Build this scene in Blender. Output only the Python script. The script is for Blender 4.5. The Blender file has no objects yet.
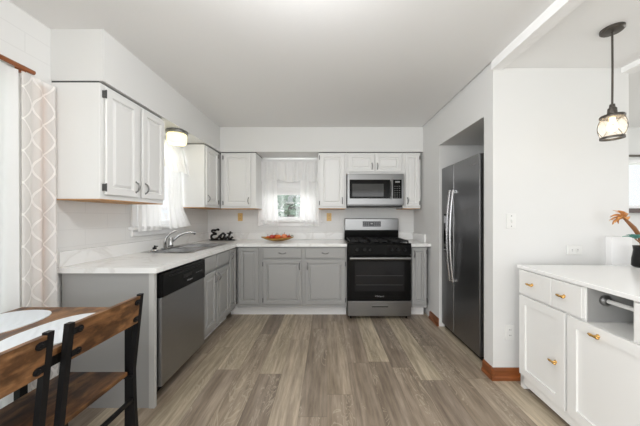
import bpy, bmesh, math, random
from mathutils import Vector, Matrix
random.seed(7)
PI = math.pi
scn = bpy.context.scene
col = scn.collection

# ------------------------------------------------------------------ camera
cd = bpy.data.cameras.new('camera')
cam = bpy.data.objects.new('camera', cd)
col.objects.link(cam)
cam.location = (0, 0, 1.236)
cam.rotation_euler = (PI/2, 0, 0)
cd.sensor_width = 36
cd.lens = 250/640*36
cd.shift_x = -7/640
cd.shift_y = 4/640
cd.clip_start = 0.02
scn.camera = cam
# ------------------------------------------------------------------ world
w = bpy.data.worlds.new('sky'); scn.world = w; w.use_nodes = True
bg = w.node_tree.nodes['Background']
bg.inputs[0].default_value = (0.93, 0.97, 1.0, 1)
bg.inputs[1].default_value = 1.1
scn.view_settings.view_transform = 'Standard'
scn.view_settings.look = 'None'
scn.view_settings.exposure = 0.10
scn.view_settings.gamma = 1.0
scn.cycles.use_denoising = True
scn.cycles.max_bounces = 10
scn.cycles.diffuse_bounces = 6
scn.cycles.transparent_max_bounces = 16
scn.cycles.sample_clamp_indirect = 4


def area(name, loc, rot, sx, sy, power, color=(1, 1, 1)):
    l = bpy.data.lights.new(name, 'AREA'); l.shape = 'RECTANGLE'
    l.size = sx; l.size_y = sy; l.energy = power; l.color = color
    o = bpy.data.objects.new(name, l); o.location = loc; o.rotation_euler = rot
    col.objects.link(o); return o


def point(name, loc, power, color, r=0.03):
    l = bpy.data.lights.new(name, 'POINT'); l.energy = power; l.color = color; l.shadow_soft_size = r
    o = bpy.data.objects.new(name, l); o.location = loc
    col.objects.link(o); return o


area('daylight_patio', (-2.05, 0.55, 1.1), (0, -PI/2, 0), 1.9, 2.2, 8, (0.97, 0.985, 1))
area('fill_rear', (0.7, -3.7, 1.35), (PI/2, 0, 0), 4.2, 2.3, 55, (0.985, 0.99, 1))  # fill light added in an unseen opening behind the camera
area('fill_left', (-2.05, -1.7, 1.15), (0, -PI/2, 0), 1.9, 1.8, 100, (0.985, 0.99, 1))  # added fill through an invented opening in the unseen left wall
area('daylight_sink', (-2.0, 2.61, 1.6), (0, -PI/2, 0), 0.85, 0.65, 5.0)
area('daylight_back', (-0.54, 3.95, 1.64), (-PI/2, 0, 0), 0.75, 0.85, 9)
area('fill_side', (5.3, 0.9, 1.4), (0, PI/2, 0), 1.6, 2.6, 50, (0.985, 0.99, 1))  # added fill from an invented opening in the next room
area('daylight_nook', (4.3, 3.6, 1.65), (-PI/2, 0, 0), 0.8, 0.55, 3)
point('fill_ceiling', (-0.1, 0.75, 2.20), 31, (0.98, 0.985, 1), 0.13)  # fill added over the kitchen, under the made-up lamp
point('fill_rear_point', (-0.1, -1.6, 1.9), 10, (0.98, 0.985, 1), 0.13)  # fill added behind the camera, without any fixture
point('sink_lamp_light', (-1.50, 2.5, 1.93), 0.9, (1, 0.95, 0.82), 0.05)
point('pendant_light', (1.717, 1.505, 1.765), 0.8, (1, 0.88, 0.7), 0.03)


# ------------------------------------------------------------------ materials
def srgb(r, g, b):
    f = lambda c: (c/255/12.92) if c/255 <= 0.04045 else ((c/255+0.055)/1.055)**2.4
    return (f(r), f(g), f(b), 1)


def mat(name, c=(0.8, 0.8, 0.8, 1), rough=0.5, metal=0.0, bump=0.0, bscale=40, var=0.0, vscale=6, stretch=(1, 1, 1), **kw):
    m = bpy.data.materials.new(name); m.use_nodes = True
    nt = m.node_tree; b = nt.nodes['Principled BSDF']
    b.inputs['Base Color'].default_value = c
    b.inputs['Roughness'].default_value = rough
    b.inputs['Metallic'].default_value = metal
    for k, v in kw.items():
        b.inputs[k.replace('_', ' ')].default_value = v
    tc = nt.nodes.new('ShaderNodeTexCoord'); mp = nt.nodes.new('ShaderNodeMapping')
    nt.links.new(tc.outputs['Object'], mp.inputs[0]); mp.inputs['Scale'].default_value = stretch
    if bump > 0:
        n = nt.nodes.new('ShaderNodeTexNoise'); n.inputs['Scale'].default_value = bscale
        n.inputs['Detail'].default_value = 4
        nt.links.new(mp.outputs[0], n.inputs['Vector'])
        bp = nt.nodes.new('ShaderNodeBump'); bp.inputs['Strength'].default_value = bump; bp.inputs['Distance'].default_value = 0.01
        nt.links.new(n.outputs[0], bp.inputs['Height']); nt.links.new(bp.outputs[0], b.inputs['Normal'])
    if var > 0:
        n = nt.nodes.new('ShaderNodeTexNoise'); n.inputs['Scale'].default_value = vscale
        n.inputs['Detail'].default_value = 5
        nt.links.new(mp.outputs[0], n.inputs['Vector'])
        r = nt.nodes.new('ShaderNodeValToRGB')
        r.color_ramp.elements[0].position = 0.3; r.color_ramp.elements[1].position = 0.7
        r.color_ramp.elements[0].color = tuple(x*(1-var) for x in c[:3])+(1,)
        r.color_ramp.elements[1].color = tuple(min(1, x*(1+var)) for x in c[:3])+(1,)
        nt.links.new(n.outputs[0], r.inputs[0]); nt.links.new(r.outputs[0], b.inputs['Base Color'])
    return m


def emit(name, c, s):
    m = bpy.data.materials.new(name); m.use_nodes = True
    b = m.node_tree.nodes['Principled BSDF']
    b.inputs['Base Color'].default_value = c
    b.inputs['Emission Color'].default_value = c
    b.inputs['Emission Strength'].default_value = s
    return m


M = {}
M['wall'] = mat('wall_paint', srgb(217, 217, 216), 0.55, bump=0.03, bscale=120)
M['ceiling'] = mat('ceiling_paint', srgb(234, 234, 234), 0.8, bump=0.05, bscale=60)
M['soffit'] = mat('soffit_paint', srgb(224, 224, 223), 0.6)
M['plaster'] = mat('rough_plaster', srgb(240, 240, 240), 0.7, bump=0.5, bscale=22)
M['trimwhite'] = mat('white_trim', srgb(234, 234, 234), 0.35)
M['cabwhite'] = mat('white_cabinet_paint', srgb(229, 229, 228), 0.35)
M['islandwhite'] = mat('white_sideboard_paint', srgb(232, 232, 230), 0.35)
M['cabgrey'] = mat('grey_cabinet_paint', srgb(160, 160, 159), 0.42)
M['cablight'] = mat('light_grey_filler_paint', srgb(192, 192, 190), 0.4)
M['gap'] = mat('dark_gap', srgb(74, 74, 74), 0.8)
M['ss'] = mat('stainless_steel', (0.27, 0.27, 0.27, 1), 0.28, 1.0, var=0.06, vscale=8, stretch=(1, 1, 60))
M['chrome'] = mat('chrome', (0.5, 0.5, 0.5, 1), 0.12, 1.0)
M['sssink'] = mat('sink_steel', (0.42, 0.42, 0.42, 1), 0.25, 1.0)
M['fridge'] = mat('dark_stainless_steel', (0.25, 0.25, 0.255, 1), 0.33, 1.0, var=0.05, vscale=6, stretch=(30, 30, 1))
M['fridgehandle'] = mat('fridge_handle_steel', (0.5, 0.5, 0.51, 1), 0.25, 1.0)
M['dw'] = mat('dishwasher_steel', (0.34, 0.34, 0.34, 1), 0.36, 1.0, var=0.05, vscale=8, stretch=(1, 1, 60))
M['pewter'] = mat('pewter', (0.25, 0.25, 0.25, 1), 0.35, 1.0)
M['blackgloss'] = mat('black_gloss', (0.006, 0.006, 0.006, 1), 0.14, Specular_IOR_Level=0.12)
M['black'] = mat('black_plastic', (0.010, 0.010, 0.010, 1), 0.35, Specular_IOR_Level=0.25)
M['castiron'] = mat('cast_iron', (0.010, 0.010, 0.010, 1), 0.5, Specular_IOR_Level=0.25)
M['ovenglass'] = mat('oven_glass', (0.012, 0.012, 0.013, 1), 0.06, Specular_IOR_Level=0.22)
M['mwglass'] = mat('microwave_glass', (0.035, 0.035, 0.035, 1), 0.08)
M['display'] = mat('display', (0.02, 0.02, 0.022, 1), 0.15)
M['legend'] = mat('panel_legend', (0.25, 0.25, 0.25, 1), 0.5)
M['iron'] = mat('black_powder_coat', (0.008, 0.008, 0.009, 1), 0.4, Specular_IOR_Level=0.2)
M['gold'] = mat('brushed_brass', (0.75, 0.45, 0.15, 1), 0.25, 1.0)
M['outlet'] = mat('ivory_outlet', srgb(222, 186, 120), 0.4)
M['outletwhite'] = mat('white_outlet', srgb(222, 222, 220), 0.35)
M['slot'] = mat('slot_dark', (0.05, 0.05, 0.05, 1), 0.5)
M['bronze'] = mat('dark_bronze', (0.10, 0.09, 0.08, 1), 0.4, 0.8)
M['rawwood'] = mat('raw_wood', srgb(186, 140, 90), 0.6, var=0.15, vscale=5, stretch=(1, 12, 12))
M['placemat'] = mat('placemat_white', srgb(232, 236, 240), 0.6, bump=0.3, bscale=90)
M['tan'] = mat('dried_bract', srgb(204, 146, 88), 0.6, var=0.3, vscale=30)
M['stem'] = mat('dried_stem', srgb(136, 90, 56), 0.7, var=0.2, vscale=40)
M['teal'] = mat('teal_succulent', srgb(70, 128, 116), 0.5, var=0.25, vscale=30)
M['wicker'] = mat('wooden_dish', srgb(160, 122, 58), 0.55, var=0.3, vscale=25, stretch=(1, 1, 4))
M['orange'] = mat('orange_gourd', srgb(214, 108, 40), 0.45, var=0.2, vscale=30)
M['red'] = mat('red_apple', srgb(178, 48, 30), 0.35, var=0.2, vscale=30)
M['peach'] = mat('peach_gourd', srgb(222, 130, 84), 0.45, var=0.2, vscale=30)
M['greenleaf'] = mat('green_leaf', srgb(92, 110, 62), 0.55, var=0.2, vscale=30)
M['grass'] = mat('grass', srgb(120, 150, 95), 0.9, var=0.3, vscale=3)
M['foliage'] = mat('foliage', srgb(120, 150, 130), 0.8, var=0.4, vscale=6)
M['bark'] = mat('bark', srgb(110, 100, 90), 0.9, var=0.3, vscale=12)
M['roof'] = mat('roof_shingle', srgb(120, 118, 120), 0.9, var=0.15, vscale=12)
M['siding'] = mat('siding', srgb(205, 210, 214), 0.7)
M['lampglass'] = emit('lit_lamp_glass', srgb(250, 240, 190), 1.1)
M['bulb'] = emit('lit_bulb', srgb(255, 222, 165), 4)


def node(nt, t, **kw):
    n = nt.nodes.new(t)
    for k, v in kw.items():
        setattr(n, k, v)
    return n


def glass_mat(name, tint=(1, 1, 1, 1), mixf=0.12, rough=0.02):
    m = bpy.data.materials.new(name); m.use_nodes = True; nt = m.node_tree
    nt.nodes.remove(nt.nodes['Principled BSDF']); out = nt.nodes['Material Output']
    t = node(nt, 'ShaderNodeBsdfTransparent'); t.inputs[0].default_value = tint
    g = node(nt, 'ShaderNodeBsdfGlossy'); g.inputs['Roughness'].default_value = rough
    mx = node(nt, 'ShaderNodeMixShader'); mx.inputs[0].default_value = mixf
    nt.links.new(t.outputs[0], mx.inputs[1]); nt.links.new(g.outputs[0], mx.inputs[2]); nt.links.new(mx.outputs[0], out.inputs[0])
    return m


M['pane'] = glass_mat('window_glass')
M['seeded'] = None


def sheer(name, c, transp=0.35, transl=0.5, pattern=False):
    """white curtain cloth: transparent + translucent + diffuse"""
    m = bpy.data.materials.new(name); m.use_nodes = True; nt = m.node_tree
    nt.nodes.remove(nt.nodes['Principled BSDF']); out = nt.nodes['Material Output']
    d = node(nt, 'ShaderNodeBsdfDiffuse'); d.inputs[0].default_value = c
    tl = node(nt, 'ShaderNodeBsdfTranslucent'); tl.inputs[0].default_value = c
    tr = node(nt, 'ShaderNodeBsdfTransparent')
    m1 = node(nt, 'ShaderNodeMixShader'); m1.inputs[0].default_value = transl
    m2 = node(nt, 'ShaderNodeMixShader'); m2.inputs[0].default_value = transp
    L = nt.links.new
    L(d.outputs[0], m1.inputs[1]); L(tl.outputs[0], m1.inputs[2])
    L(m1.outputs[0], m2.inputs[1]); L(tr.outputs[0], m2.inputs[2]); L(m2.outputs[0], out.inputs[0])
    if pattern:
        # woven trellis: opaque cords of a honeycomb-like lattice on a thin ground
        tc = node(nt, 'ShaderNodeTexCoord'); sp = node(nt, 'ShaderNodeSeparateXYZ'); L(tc.outputs['Object'], sp.inputs[0])

        def mth(op, a, b=None):
            n = node(nt, 'ShaderNodeMath', operation=op)
            for i, v in enumerate((a, b)):
                if v is None: continue
                if isinstance(v, (int, float)): n.inputs[i].default_value = v
                else: L(v, n.inputs[i])
            return n.outputs[0]
        u = mth('MULTIPLY', sp.outputs[1], 9.0); v = mth('MULTIPLY', sp.outputs[2], 5.6)
        res = None
        for sg in (1, -1):
            s = mth('ADD', u, mth('MULTIPLY', v, sg))
            wob = mth('MULTIPLY', mth('SINE', mth('MULTIPLY', v, 2*PI)), 0.09*sg)
            f = mth('ABSOLUTE', mth('SUBTRACT', mth('FRACT', mth('ADD', s, wob)), 0.5))
            k = mth('LESS_THAN', f, 0.045)
            res = k if res is None else mth('MAXIMUM', res, k)
        t = mth('SUBTRACT', transp, mth('MULTIPLY', res, transp*0.85))
        L(t, m2.inputs[0])
    return m


M['seeded'] = sheer('seeded_glass', (1, 0.95, 0.88, 1), 0.86, 0.6)
M['curtain'] = sheer('white_voile', (0.90, 0.90, 0.90, 1), 0.05, 0.30)
M['kcurtain'] = sheer('white_cotton', (0.97, 0.97, 0.97, 1), 0.0, 0.22)
M['trellis'] = sheer('trellis_sheer', (0.95, 0.93, 0.91, 1), 0.29, 0.3, True)


def floor_mat():
    m = bpy.data.materials.new('grey_brown_planks'); m.use_nodes = True; nt = m.node_tree
    b = nt.nodes['Principled BSDF']; b.inputs['Roughness'].default_value = 0.42
    L = nt.links.new
    tc = node(nt, 'ShaderNodeTexCoord'); sp = node(nt, 'ShaderNodeSeparateXYZ'); L(tc.outputs['Object'], sp.inputs[0])

    def mth(op, a, b_=None):
        n = node(nt, 'ShaderNodeMath', operation=op)
        for i, v in enumerate((a, b_)):
            if v is None: continue
            if isinstance(v, (int, float)): n.inputs[i].default_value = v
            else: L(v, n.inputs[i])
        return n.outputs[0]
    W, LEN = 0.178, 1.22
    xi = mth('DIVIDE', sp.outputs[0], W)
    row = mth('FLOOR', xi)
    wn = node(nt, 'ShaderNodeTexWhiteNoise', noise_dimensions='1D'); L(mth('ADD', row, 31.7), wn.inputs['W'])
    yi = mth('ADD', mth('DIVIDE', sp.outputs[1], LEN), wn.outputs['Value'])
    cell = mth('FLOOR', yi)
    cb = node(nt, 'ShaderNodeCombineXYZ'); L(mth('ADD', row, 57.3), cb.inputs[0]); L(cell, cb.inputs[1])
    wn2 = node(nt, 'ShaderNodeTexWhiteNoise', noise_dimensions='2D'); L(cb.outputs[0], wn2.inputs['Vector'])
    ramp = node(nt, 'ShaderNodeValToRGB')
    e = ramp.color_ramp.elements
    e[0].position = 0.0; e[0].color = srgb(142, 129, 116)
    e[1].position = 1.0; e[1].color = srgb(190, 178, 157)
    for p, c in ((0.3, (150, 137, 123)), (0.55, (160, 146, 131)), (0.80, (170, 156, 139)), (0.9, (184, 171, 151))):
        q = e.new(p); q.color = srgb(*c)
    L(wn2.outputs['Value'], ramp.inputs[0])
    # grain coordinates, offset per plank
    off = mth('MULTIPLY', wn2.outputs['Value'], 37.0)
    gc = node(nt, 'ShaderNodeCombineXYZ')
    L(mth('MULTIPLY', sp.outputs[0], 1.0), gc.inputs[0]); L(mth('MULTIPLY', sp.outputs[1], 0.09), gc.inputs[1]); L(off, gc.inputs[2])
    n1 = node(nt, 'ShaderNodeTexNoise'); n1.inputs['Scale'].default_value = 38; n1.inputs['Detail'].default_value = 7; n1.inputs['Roughness'].default_value = 0.65
    L(gc.outputs[0], n1.inputs['Vector'])
    r1 = node(nt, 'ShaderNodeValToRGB'); r1.color_ramp.elements[0].position = 0.28; r1.color_ramp.elements[1].position = 0.72
    r1.color_ramp.elements[0].color = (0.55, 0.53, 0.51, 1); r1.color_ramp.elements[1].color = (1.3, 1.3, 1.3, 1)
    L(n1.outputs[0], r1.inputs[0])
    mx = node(nt, 'ShaderNodeMix', data_type='RGBA', blend_type='MULTIPLY'); mx.inputs[0].default_value = 1
    L(ramp.outputs[0], mx.inputs[6]); L(r1.outputs[0], mx.inputs[7])
    # pale limed cathedral grain squiggles
    gc2 = node(nt, 'ShaderNodeCombineXYZ')
    L(sp.outputs[0], gc2.inputs[0]); L(mth('MULTIPLY', sp.outputs[1], 0.22), gc2.inputs[1]); L(off, gc2.inputs[2])
    n2 = node(nt, 'ShaderNodeTexNoise'); n2.inputs['Scale'].default_value = 7; n2.inputs['Detail'].default_value = 3; n2.inputs['Distortion'].default_value = 1.2
    L(gc2.outputs[0], n2.inputs['Vector'])
    band = mth('ABSOLUTE', mth('SUBTRACT', mth('FRACT', mth('MULTIPLY', n2.outputs[0], 16)), 0.5))
    line = mth('GREATER_THAN', band, 0.40)
    n3 = node(nt, 'ShaderNodeTexNoise'); n3.inputs['Scale'].default_value = 3.2; n3.inputs['Detail'].default_value = 4
    L(gc2.outputs[0], n3.inputs['Vector'])
    msk = mth('MULTIPLY', line, mth('GREATER_THAN', n3.outputs[0], 0.55))
    n5 = node(nt, 'ShaderNodeTexNoise'); n5.inputs['Scale'].default_value = 11; n5.inputs['Detail'].default_value = 4; L(gc.outputs[0], n5.inputs['Vector'])
    r5 = node(nt, 'ShaderNodeValToRGB'); r5.color_ramp.elements[0].position = 0.36; r5.color_ramp.elements[1].position = 0.64
    r5.color_ramp.elements[0].color = (0.78, 0.76, 0.73, 1); r5.color_ramp.elements[1].color = (1.14, 1.14, 1.14, 1); L(n5.outputs[0], r5.inputs[0])
    mx5 = node(nt, 'ShaderNodeMix', data_type='RGBA', blend_type='MULTIPLY'); mx5.inputs[0].default_value = 1
    L(mx.outputs[2], mx5.inputs[6]); L(r5.outputs[0], mx5.inputs[7]); mx = mx5
    mx2 = node(nt, 'ShaderNodeMix', data_type='RGBA'); L(mth('MULTIPLY', msk, 0.36), mx2.inputs[0])
    L(mx.outputs[2], mx2.inputs[6]); mx2.inputs[7].default_value = srgb(208, 196, 176)
    # seams
    fx = mth('ABSOLUTE', mth('SUBTRACT', mth('FRACT', xi), 0.5)); fy = mth('ABSOLUTE', mth('SUBTRACT', mth('FRACT', yi), 0.5))
    seam = mth('MAXIMUM', mth('GREATER_THAN', fx, 0.491), mth('GREATER_THAN', fy, 0.4985))
    mx3 = node(nt, 'ShaderNodeMix', data_type='RGBA', blend_type='MULTIPLY'); L(mth('MULTIPLY', seam, 0.6), mx3.inputs[0])
    L(mx2.outputs[2], mx3.inputs[6]); mx3.inputs[7].default_value = (0.5, 0.48, 0.45, 1)
    L(mx3.outputs[2], b.inputs['Base Color'])
    bp = node(nt, 'ShaderNodeBump'); bp.inputs['Strength'].default_value = 0.12; bp.inputs['Distance'].default_value = 0.01
    L(n1.outputs[0], bp.inputs['Height']); L(bp.outputs[0], b.inputs['Normal'])
    return m


M['floor'] = floor_mat()


def rustic():
    m = bpy.data.materials.new('rustic_brown_wood'); m.use_nodes = True; nt = m.node_tree
    b = nt.nodes['Principled BSDF']; b.inputs['Roughness'].default_value = 0.42
    L = nt.links.new
    tc = node(nt, 'ShaderNodeTexCoord'); mp = node(nt, 'ShaderNodeMapping'); mp.inputs['Scale'].default_value = (6, 1.5, 7)
    L(tc.outputs['Object'], mp.inputs[0])
    n = node(nt, 'ShaderNodeTexNoise'); n.inputs['Scale'].default_value = 2.4; n.inputs['Detail'].default_value = 9; n.inputs['Roughness'].default_value = 0.66; n.inputs['Distortion'].default_value = 0.35
    L(mp.outputs[0], n.inputs['Vector'])
    r = node(nt, 'ShaderNodeValToRGB'); e = r.color_ramp.elements
    e[0].position = 0.33; e[0].color = srgb(46, 30, 20)
    e[1].position = 0.74; e[1].color = srgb(172, 134, 94)
    q = e.new(0.42); q.color = srgb(92, 60, 34)
    q = e.new(0.56); q.color = srgb(134, 94, 58)
    L(n.outputs[0], r.inputs[0])
    mp2 = node(nt, 'ShaderNodeMapping'); mp2.inputs['Scale'].default_value = (9, 6, 9); L(tc.outputs['Object'], mp2.inputs[0])
    k = node(nt, 'ShaderNodeTexNoise'); k.inputs['Scale'].default_value = 1.6; k.inputs['Detail'].default_value = 5; L(mp2.outputs[0], k.inputs['Vector'])
    kr_ = node(nt, 'ShaderNodeValToRGB'); kr_.color_ramp.elements[0].position = .40; kr_.color_ramp.elements[0].color = (.28, .24, .21, 1)
    kr_.color_ramp.elements[1].position = .52; kr_.color_ramp.elements[1].color = (1, 1, 1, 1); L(k.outputs[0], kr_.inputs[0])
    mx = node(nt, 'ShaderNodeMix', data_type='RGBA', blend_type='MULTIPLY'); mx.inputs[0].default_value = .85
    L(r.outputs[0], mx.inputs[6]); L(kr_.outputs[0], mx.inputs[7]); L(mx.outputs[2], b.inputs['Base Color'])
    return m


M['rustic'] = rustic()


def orangewood():
    return mat('stained_oak_trim', srgb(130, 74, 38), 0.35, var=0.3, vscale=6, stretch=(1, 1, 8))


M['oak'] = orangewood()


def quartz():
    m = bpy.data.materials.new('white_veined_quartz'); m.use_nodes = True; nt = m.node_tree
    b = nt.nodes['Principled BSDF']; b.inputs['Roughness'].default_value = 0.18
    L = nt.links.new
    tc = node(nt, 'ShaderNodeTexCoord')
    n = node(nt, 'ShaderNodeTexNoise'); n.inputs['Scale'].default_value = 1.6; n.inputs['Detail'].default_value = 5; n.inputs['Distortion'].default_value = 1.2
    L(tc.outputs['Object'], n.inputs['Vector'])
    r = node(nt, 'ShaderNodeValToRGB'); e = r.color_ramp.elements
    e[0].position = 0.47; e[0].color = srgb(238, 238, 237)
    e[1].position = 0.53; e[1].color = srgb(238, 238, 237)
    q = e.new(0.50); q.color = srgb(226, 225, 223)
    L(n.outputs[0], r.inputs[0]); L(r.outputs[0], b.inputs['Base Color'])
    return m


M['quartz'] = quartz()
M['whitetop'] = mat('white_laminate', srgb(240, 240, 239), 0.22)


def tilewall(axis):
    m = bpy.data.materials.new('tiled_wall_'+axis); m.use_nodes = True; nt = m.node_tree
    b = nt.nodes['Principled BSDF']; b.inputs['Roughness'].default_value = 0.4
    L = nt.links.new
    tc = node(nt, 'ShaderNodeTexCoord'); sp = node(nt, 'ShaderNodeSeparateXYZ'); L(tc.outputs['Object'], sp.inputs[0])
    cb = node(nt, 'ShaderNodeCombineXYZ'); L(sp.outputs[0 if axis == 'x' else 1], cb.inputs[0]); L(sp.outputs[2], cb.inputs[1])
    br = node(nt, 'ShaderNodeTexBrick'); L(cb.outputs[0], br.inputs['Vector'])
    br.inputs['Color1'].default_value = srgb(224, 224, 223); br.inputs['Color2'].default_value = srgb(224, 224, 223)
    br.inputs['Mortar'].default_value = srgb(217, 217, 216)
    br.inputs['Scale'].default_value = 1; br.inputs['Brick Width'].default_value = 0.36; br.inputs['Row Height'].default_value = 0.115
    br.inputs['Mortar Size'].default_value = 0.003
    L(br.outputs['Color'], b.inputs['Base Color'])
    return m


M['tile_x'] = tilewall('x'); M['tile_y'] = tilewall('y')


# ------------------------------------------------------------------ mesh helpers
def box(bm, x0, x1, y0, y1, z0, z1):
    vs = [bm.verts.new(p) for p in ((x0, y0, z0), (x1, y0, z0), (x1, y1, z0), (x0, y1, z0), (x0, y0, z1), (x1, y0, z1), (x1, y1, z1), (x0, y1, z1))]
    for f in ((0, 3, 2, 1), (4, 5, 6, 7), (0, 1, 5, 4), (1, 2, 6, 5), (2, 3, 7, 6), (3, 0, 4, 7)):
        bm.faces.new([vs[i] for i in f])
    return vs


def boxes(*bs):
    bm = bmesh.new()
    for b_ in bs: box(bm, *b_)
    return bm


def tube(bm, pts, r, n=10, cap=True, ry=None):
    """tube along points; r number or list; ry flattening factor"""
    pts = [Vector(p) for p in pts]; rings = []
    up = None
    for i, p in enumerate(pts):
        a = pts[max(0, i-1)]; c = pts[min(len(pts)-1, i+1)]
        t = (c-a).normalized()
        if up is None:
            up = Vector((0, 0, 1)) if abs(t.z) < 0.9 else Vector((0, 1, 0))
        s = t.cross(up)
        if s.length < 1e-4: s = t.cross(Vector((1, 0, 0)))
        s.normalize(); u = s.cross(t).normalized(); up = u
        rr = r[i] if isinstance(r, (list, tuple)) else r
        rings.append([bm.verts.new(p + s*rr*math.cos(2*PI*k/n) + u*rr*(ry or 1)*math.sin(2*PI*k/n)) for k in range(n)])
    for a, c in zip(rings, rings[1:]):
        for k in range(n):
            bm.faces.new((a[k], a[(k+1) % n], c[(k+1) % n], c[k]))
    if cap:
        bm.faces.new(rings[0][::-1]); bm.faces.new(rings[-1])
    return bm


def lathe(bm, prof, n=24, c=(0, 0, 0), axis='z'):
    rings = []
    for r, h in prof:
        ring = []
        for k in range(n):
            a = 2*PI*k/n; x, y = r*math.cos(a), r*math.sin(a)
            p = {'z': (x, y, h), 'y': (x, h, y), 'x': (h, x, y)}[axis]
            ring.append(bm.verts.new((p[0]+c[0], p[1]+c[1], p[2]+c[2])))
        rings.append(ring)
    for a, b_ in zip(rings, rings[1:]):
        for k in range(n):
            bm.faces.new((a[k], a[(k+1) % n], b_[(k+1) % n], b_[k]))
    if prof[0][0] > 1e-5: bm.faces.new(rings[0][::-1])
    if prof[-1][0] > 1e-5: bm.faces.new(rings[-1])
    return bm


def obj(name, bm, m, parent=None, bevel=0, smooth=False, segs=2, solid=0):
    bmesh.ops.remove_doubles(bm, verts=bm.verts, dist=1e-5)
    bmesh.ops.recalc_face_normals(bm, faces=bm.faces)
    me = bpy.data.meshes.new(name); bm.to_mesh(me); bm.free()
    me.materials.append(m)
    o = bpy.data.objects.new(name, me); col.objects.link(o)
    if parent: o.parent = parent
    if smooth:
        for p in me.polygons: p.use_smooth = True
    if solid:
        md = o.modifiers.new('solid', 'SOLIDIFY'); md.thickness = solid; md.offset = 0
    if bevel:
        md = o.modifiers.new('bevel', 'BEVEL'); md.width = bevel; md.segments = segs; md.limit_method = 'ANGLE'; md.angle_limit = 0.6
    return o


def thing(name, label, cat, loc=(0, 0, 0), rz=0, group=None):
    o = bpy.data.objects.new(name, None); col.objects.link(o); o.empty_display_size = 0.05
    o.location = loc; o.rotation_euler = (0, 0, rz); o['label'] = label; o['category'] = cat
    if group: o['group'] = group
    return o


def tag(o, label, cat, group=None, kind=None):
    o['label'] = label; o['category'] = cat
    if group: o['group'] = group
    if kind: o['kind'] = kind
    return o


STRUCT = {
    'floor': ('grey-brown wood plank floor running towards the range', 'floor'),
    'ceiling': ('flat white kitchen ceiling', 'ceiling'),
}


def struct(name, bm, m, label, cat, bevel=0):
    o = obj(name, bm, m, bevel=bevel); o['kind'] = 'structure'; o['label'] = label; o['category'] = cat
    return o


# ------------------------------------------------------------------ structure
H = 2.42
XL, YB = -1.74, 3.65
XR, YR = 1.265, 1.905
struct('floor', boxes((-1.86, 5.2, -3.6, 3.77, -0.1, 0)), M['floor'], 'grey-brown wood plank floor running towards the range', 'floor')
struct('ceiling_kitchen', boxes((-1.86, 1.25, -3.6, 3.77, H, H+0.12)), M['ceiling'], 'flat off-white kitchen ceiling above the range and counters', 'ceiling')
struct('ceiling_dining', boxes((1.335, 5.2, -3.6, YR, 2.37, H+0.12), (XR, 5.2, YR, 3.77, H, H+.12)), M['ceiling'], 'lower off-white ceiling carrying the pendant lamp', 'ceiling')
# left wall with patio door, sink window and an opening added for fill light
struct('wall_left', boxes((-1.86, XL, -3.6, -2.7, 0, H), (-1.86, XL, -2.7, -.7, 0, .1), (-1.86, XL, -2.7, -.7, 2.15, H), (-1.86, XL, -.7, .2, 0, H), (-1.86, XL, 0.2, 1.42, 2.03, H), (-1.86, XL, 1.42, 2.27, 0, H),
       (-1.86, XL, 2.27, 2.95, 0, 1.15), (-1.86, XL, 2.27, 2.95, 2.05, H), (-1.86, XL, 2.95, 3.77, 0, H)), M['tile_y'],
       'white left wall behind the sink and curtains', 'wall')
struct('wall_back', boxes((XL, -0.93, YB, 3.77, 0, H), (-0.93, -0.15, YB, 3.77, 0, 1.19), (-0.93, -0.15, YB, 3.77, 2.09, H), (-0.15, 1.27, YB, 3.77, 0, H)), M['tile_x'],
       'white back wall behind the range with faint tiling', 'wall')
struct('wall_right', boxes((XR, 2.3, 2.824, 3.77, 0, H), (XR, 2.3, 2.015, 2.824, 2.045, H), (2.15, 2.3, 2.015, 2.824, 0, 2.045),
       (XR, 2.3, YR, 2.015, 0, H)), M['wall'], 'white right wall with the recess for the refrigerator', 'wall')
struct('wall_far', boxes((2.3, 3.9, 3.3, 3.42, 0, H), (3.9, 4.7, 3.3, 3.42, 0, 1.39), (3.9, 4.7, 3.3, 3.42, 1.95, H), (4.7, 5.3, 3.3, 3.42, 0, H)), M['wall'],
       'white wall of the next room beyond the pendant lamp', 'wall')
struct('wall_side', boxes((5.2, 5.3, -3.6, -0.5, 0, H), (5.2, 5.3, -0.5, 2.3, 0, 0.5), (5.2, 5.3, -0.5, 2.3, 2.2, H), (5.2, 5.3, 2.3, 3.42, 0, H)), M['wall'],
       'white side wall of the next room', 'wall')  # its opening is added to let the side fill in
struct('wall_rear', boxes((-1.86, -1.4, -3.72, -3.6, 0, H), (-1.4, 2.8, -3.72, -3.6, 0, 0.25), (-1.4, 2.8, -3.72, -3.6, 2.25, H), (2.8, 5.2, -3.72, -3.6, 0, H)), M['wall'],
       'white wall behind the camera with a wide opening added for fill light', 'wall')
# soffits
struct('soffit_left', boxes((XL, -1.41, 1.575, YB, 2.095, H)), M['soffit'], 'white boxed soffit above the left wall cabinets', 'soffit')
struct('soffit_back', boxes((-1.41, XR, 3.29, YB, 2.095, H)), M['soffit'], 'white boxed soffit above the cabinets on the back wall', 'soffit')
# header between kitchen ceiling and the lower ceiling
struct('trim_1', boxes((1.25, 1.335, -3.6, YR, 2.355, H+0.05)), M['plaster'], 'white plastered header strip along the lower ceiling', 'trim')
struct('trim_2', boxes((2.24, 2.34, -3.6, YR, 2.33, 2.37)), M['plaster'], 'white header strip right of the pendant lamp', 'trim')
struct('trim_3', boxes((2.12, 2.275, 1.862, YR, 0, 1.09)), M['trimwhite'], 'low white panel standing against the wall behind the sideboard', 'trim', bevel=0.004)


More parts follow.
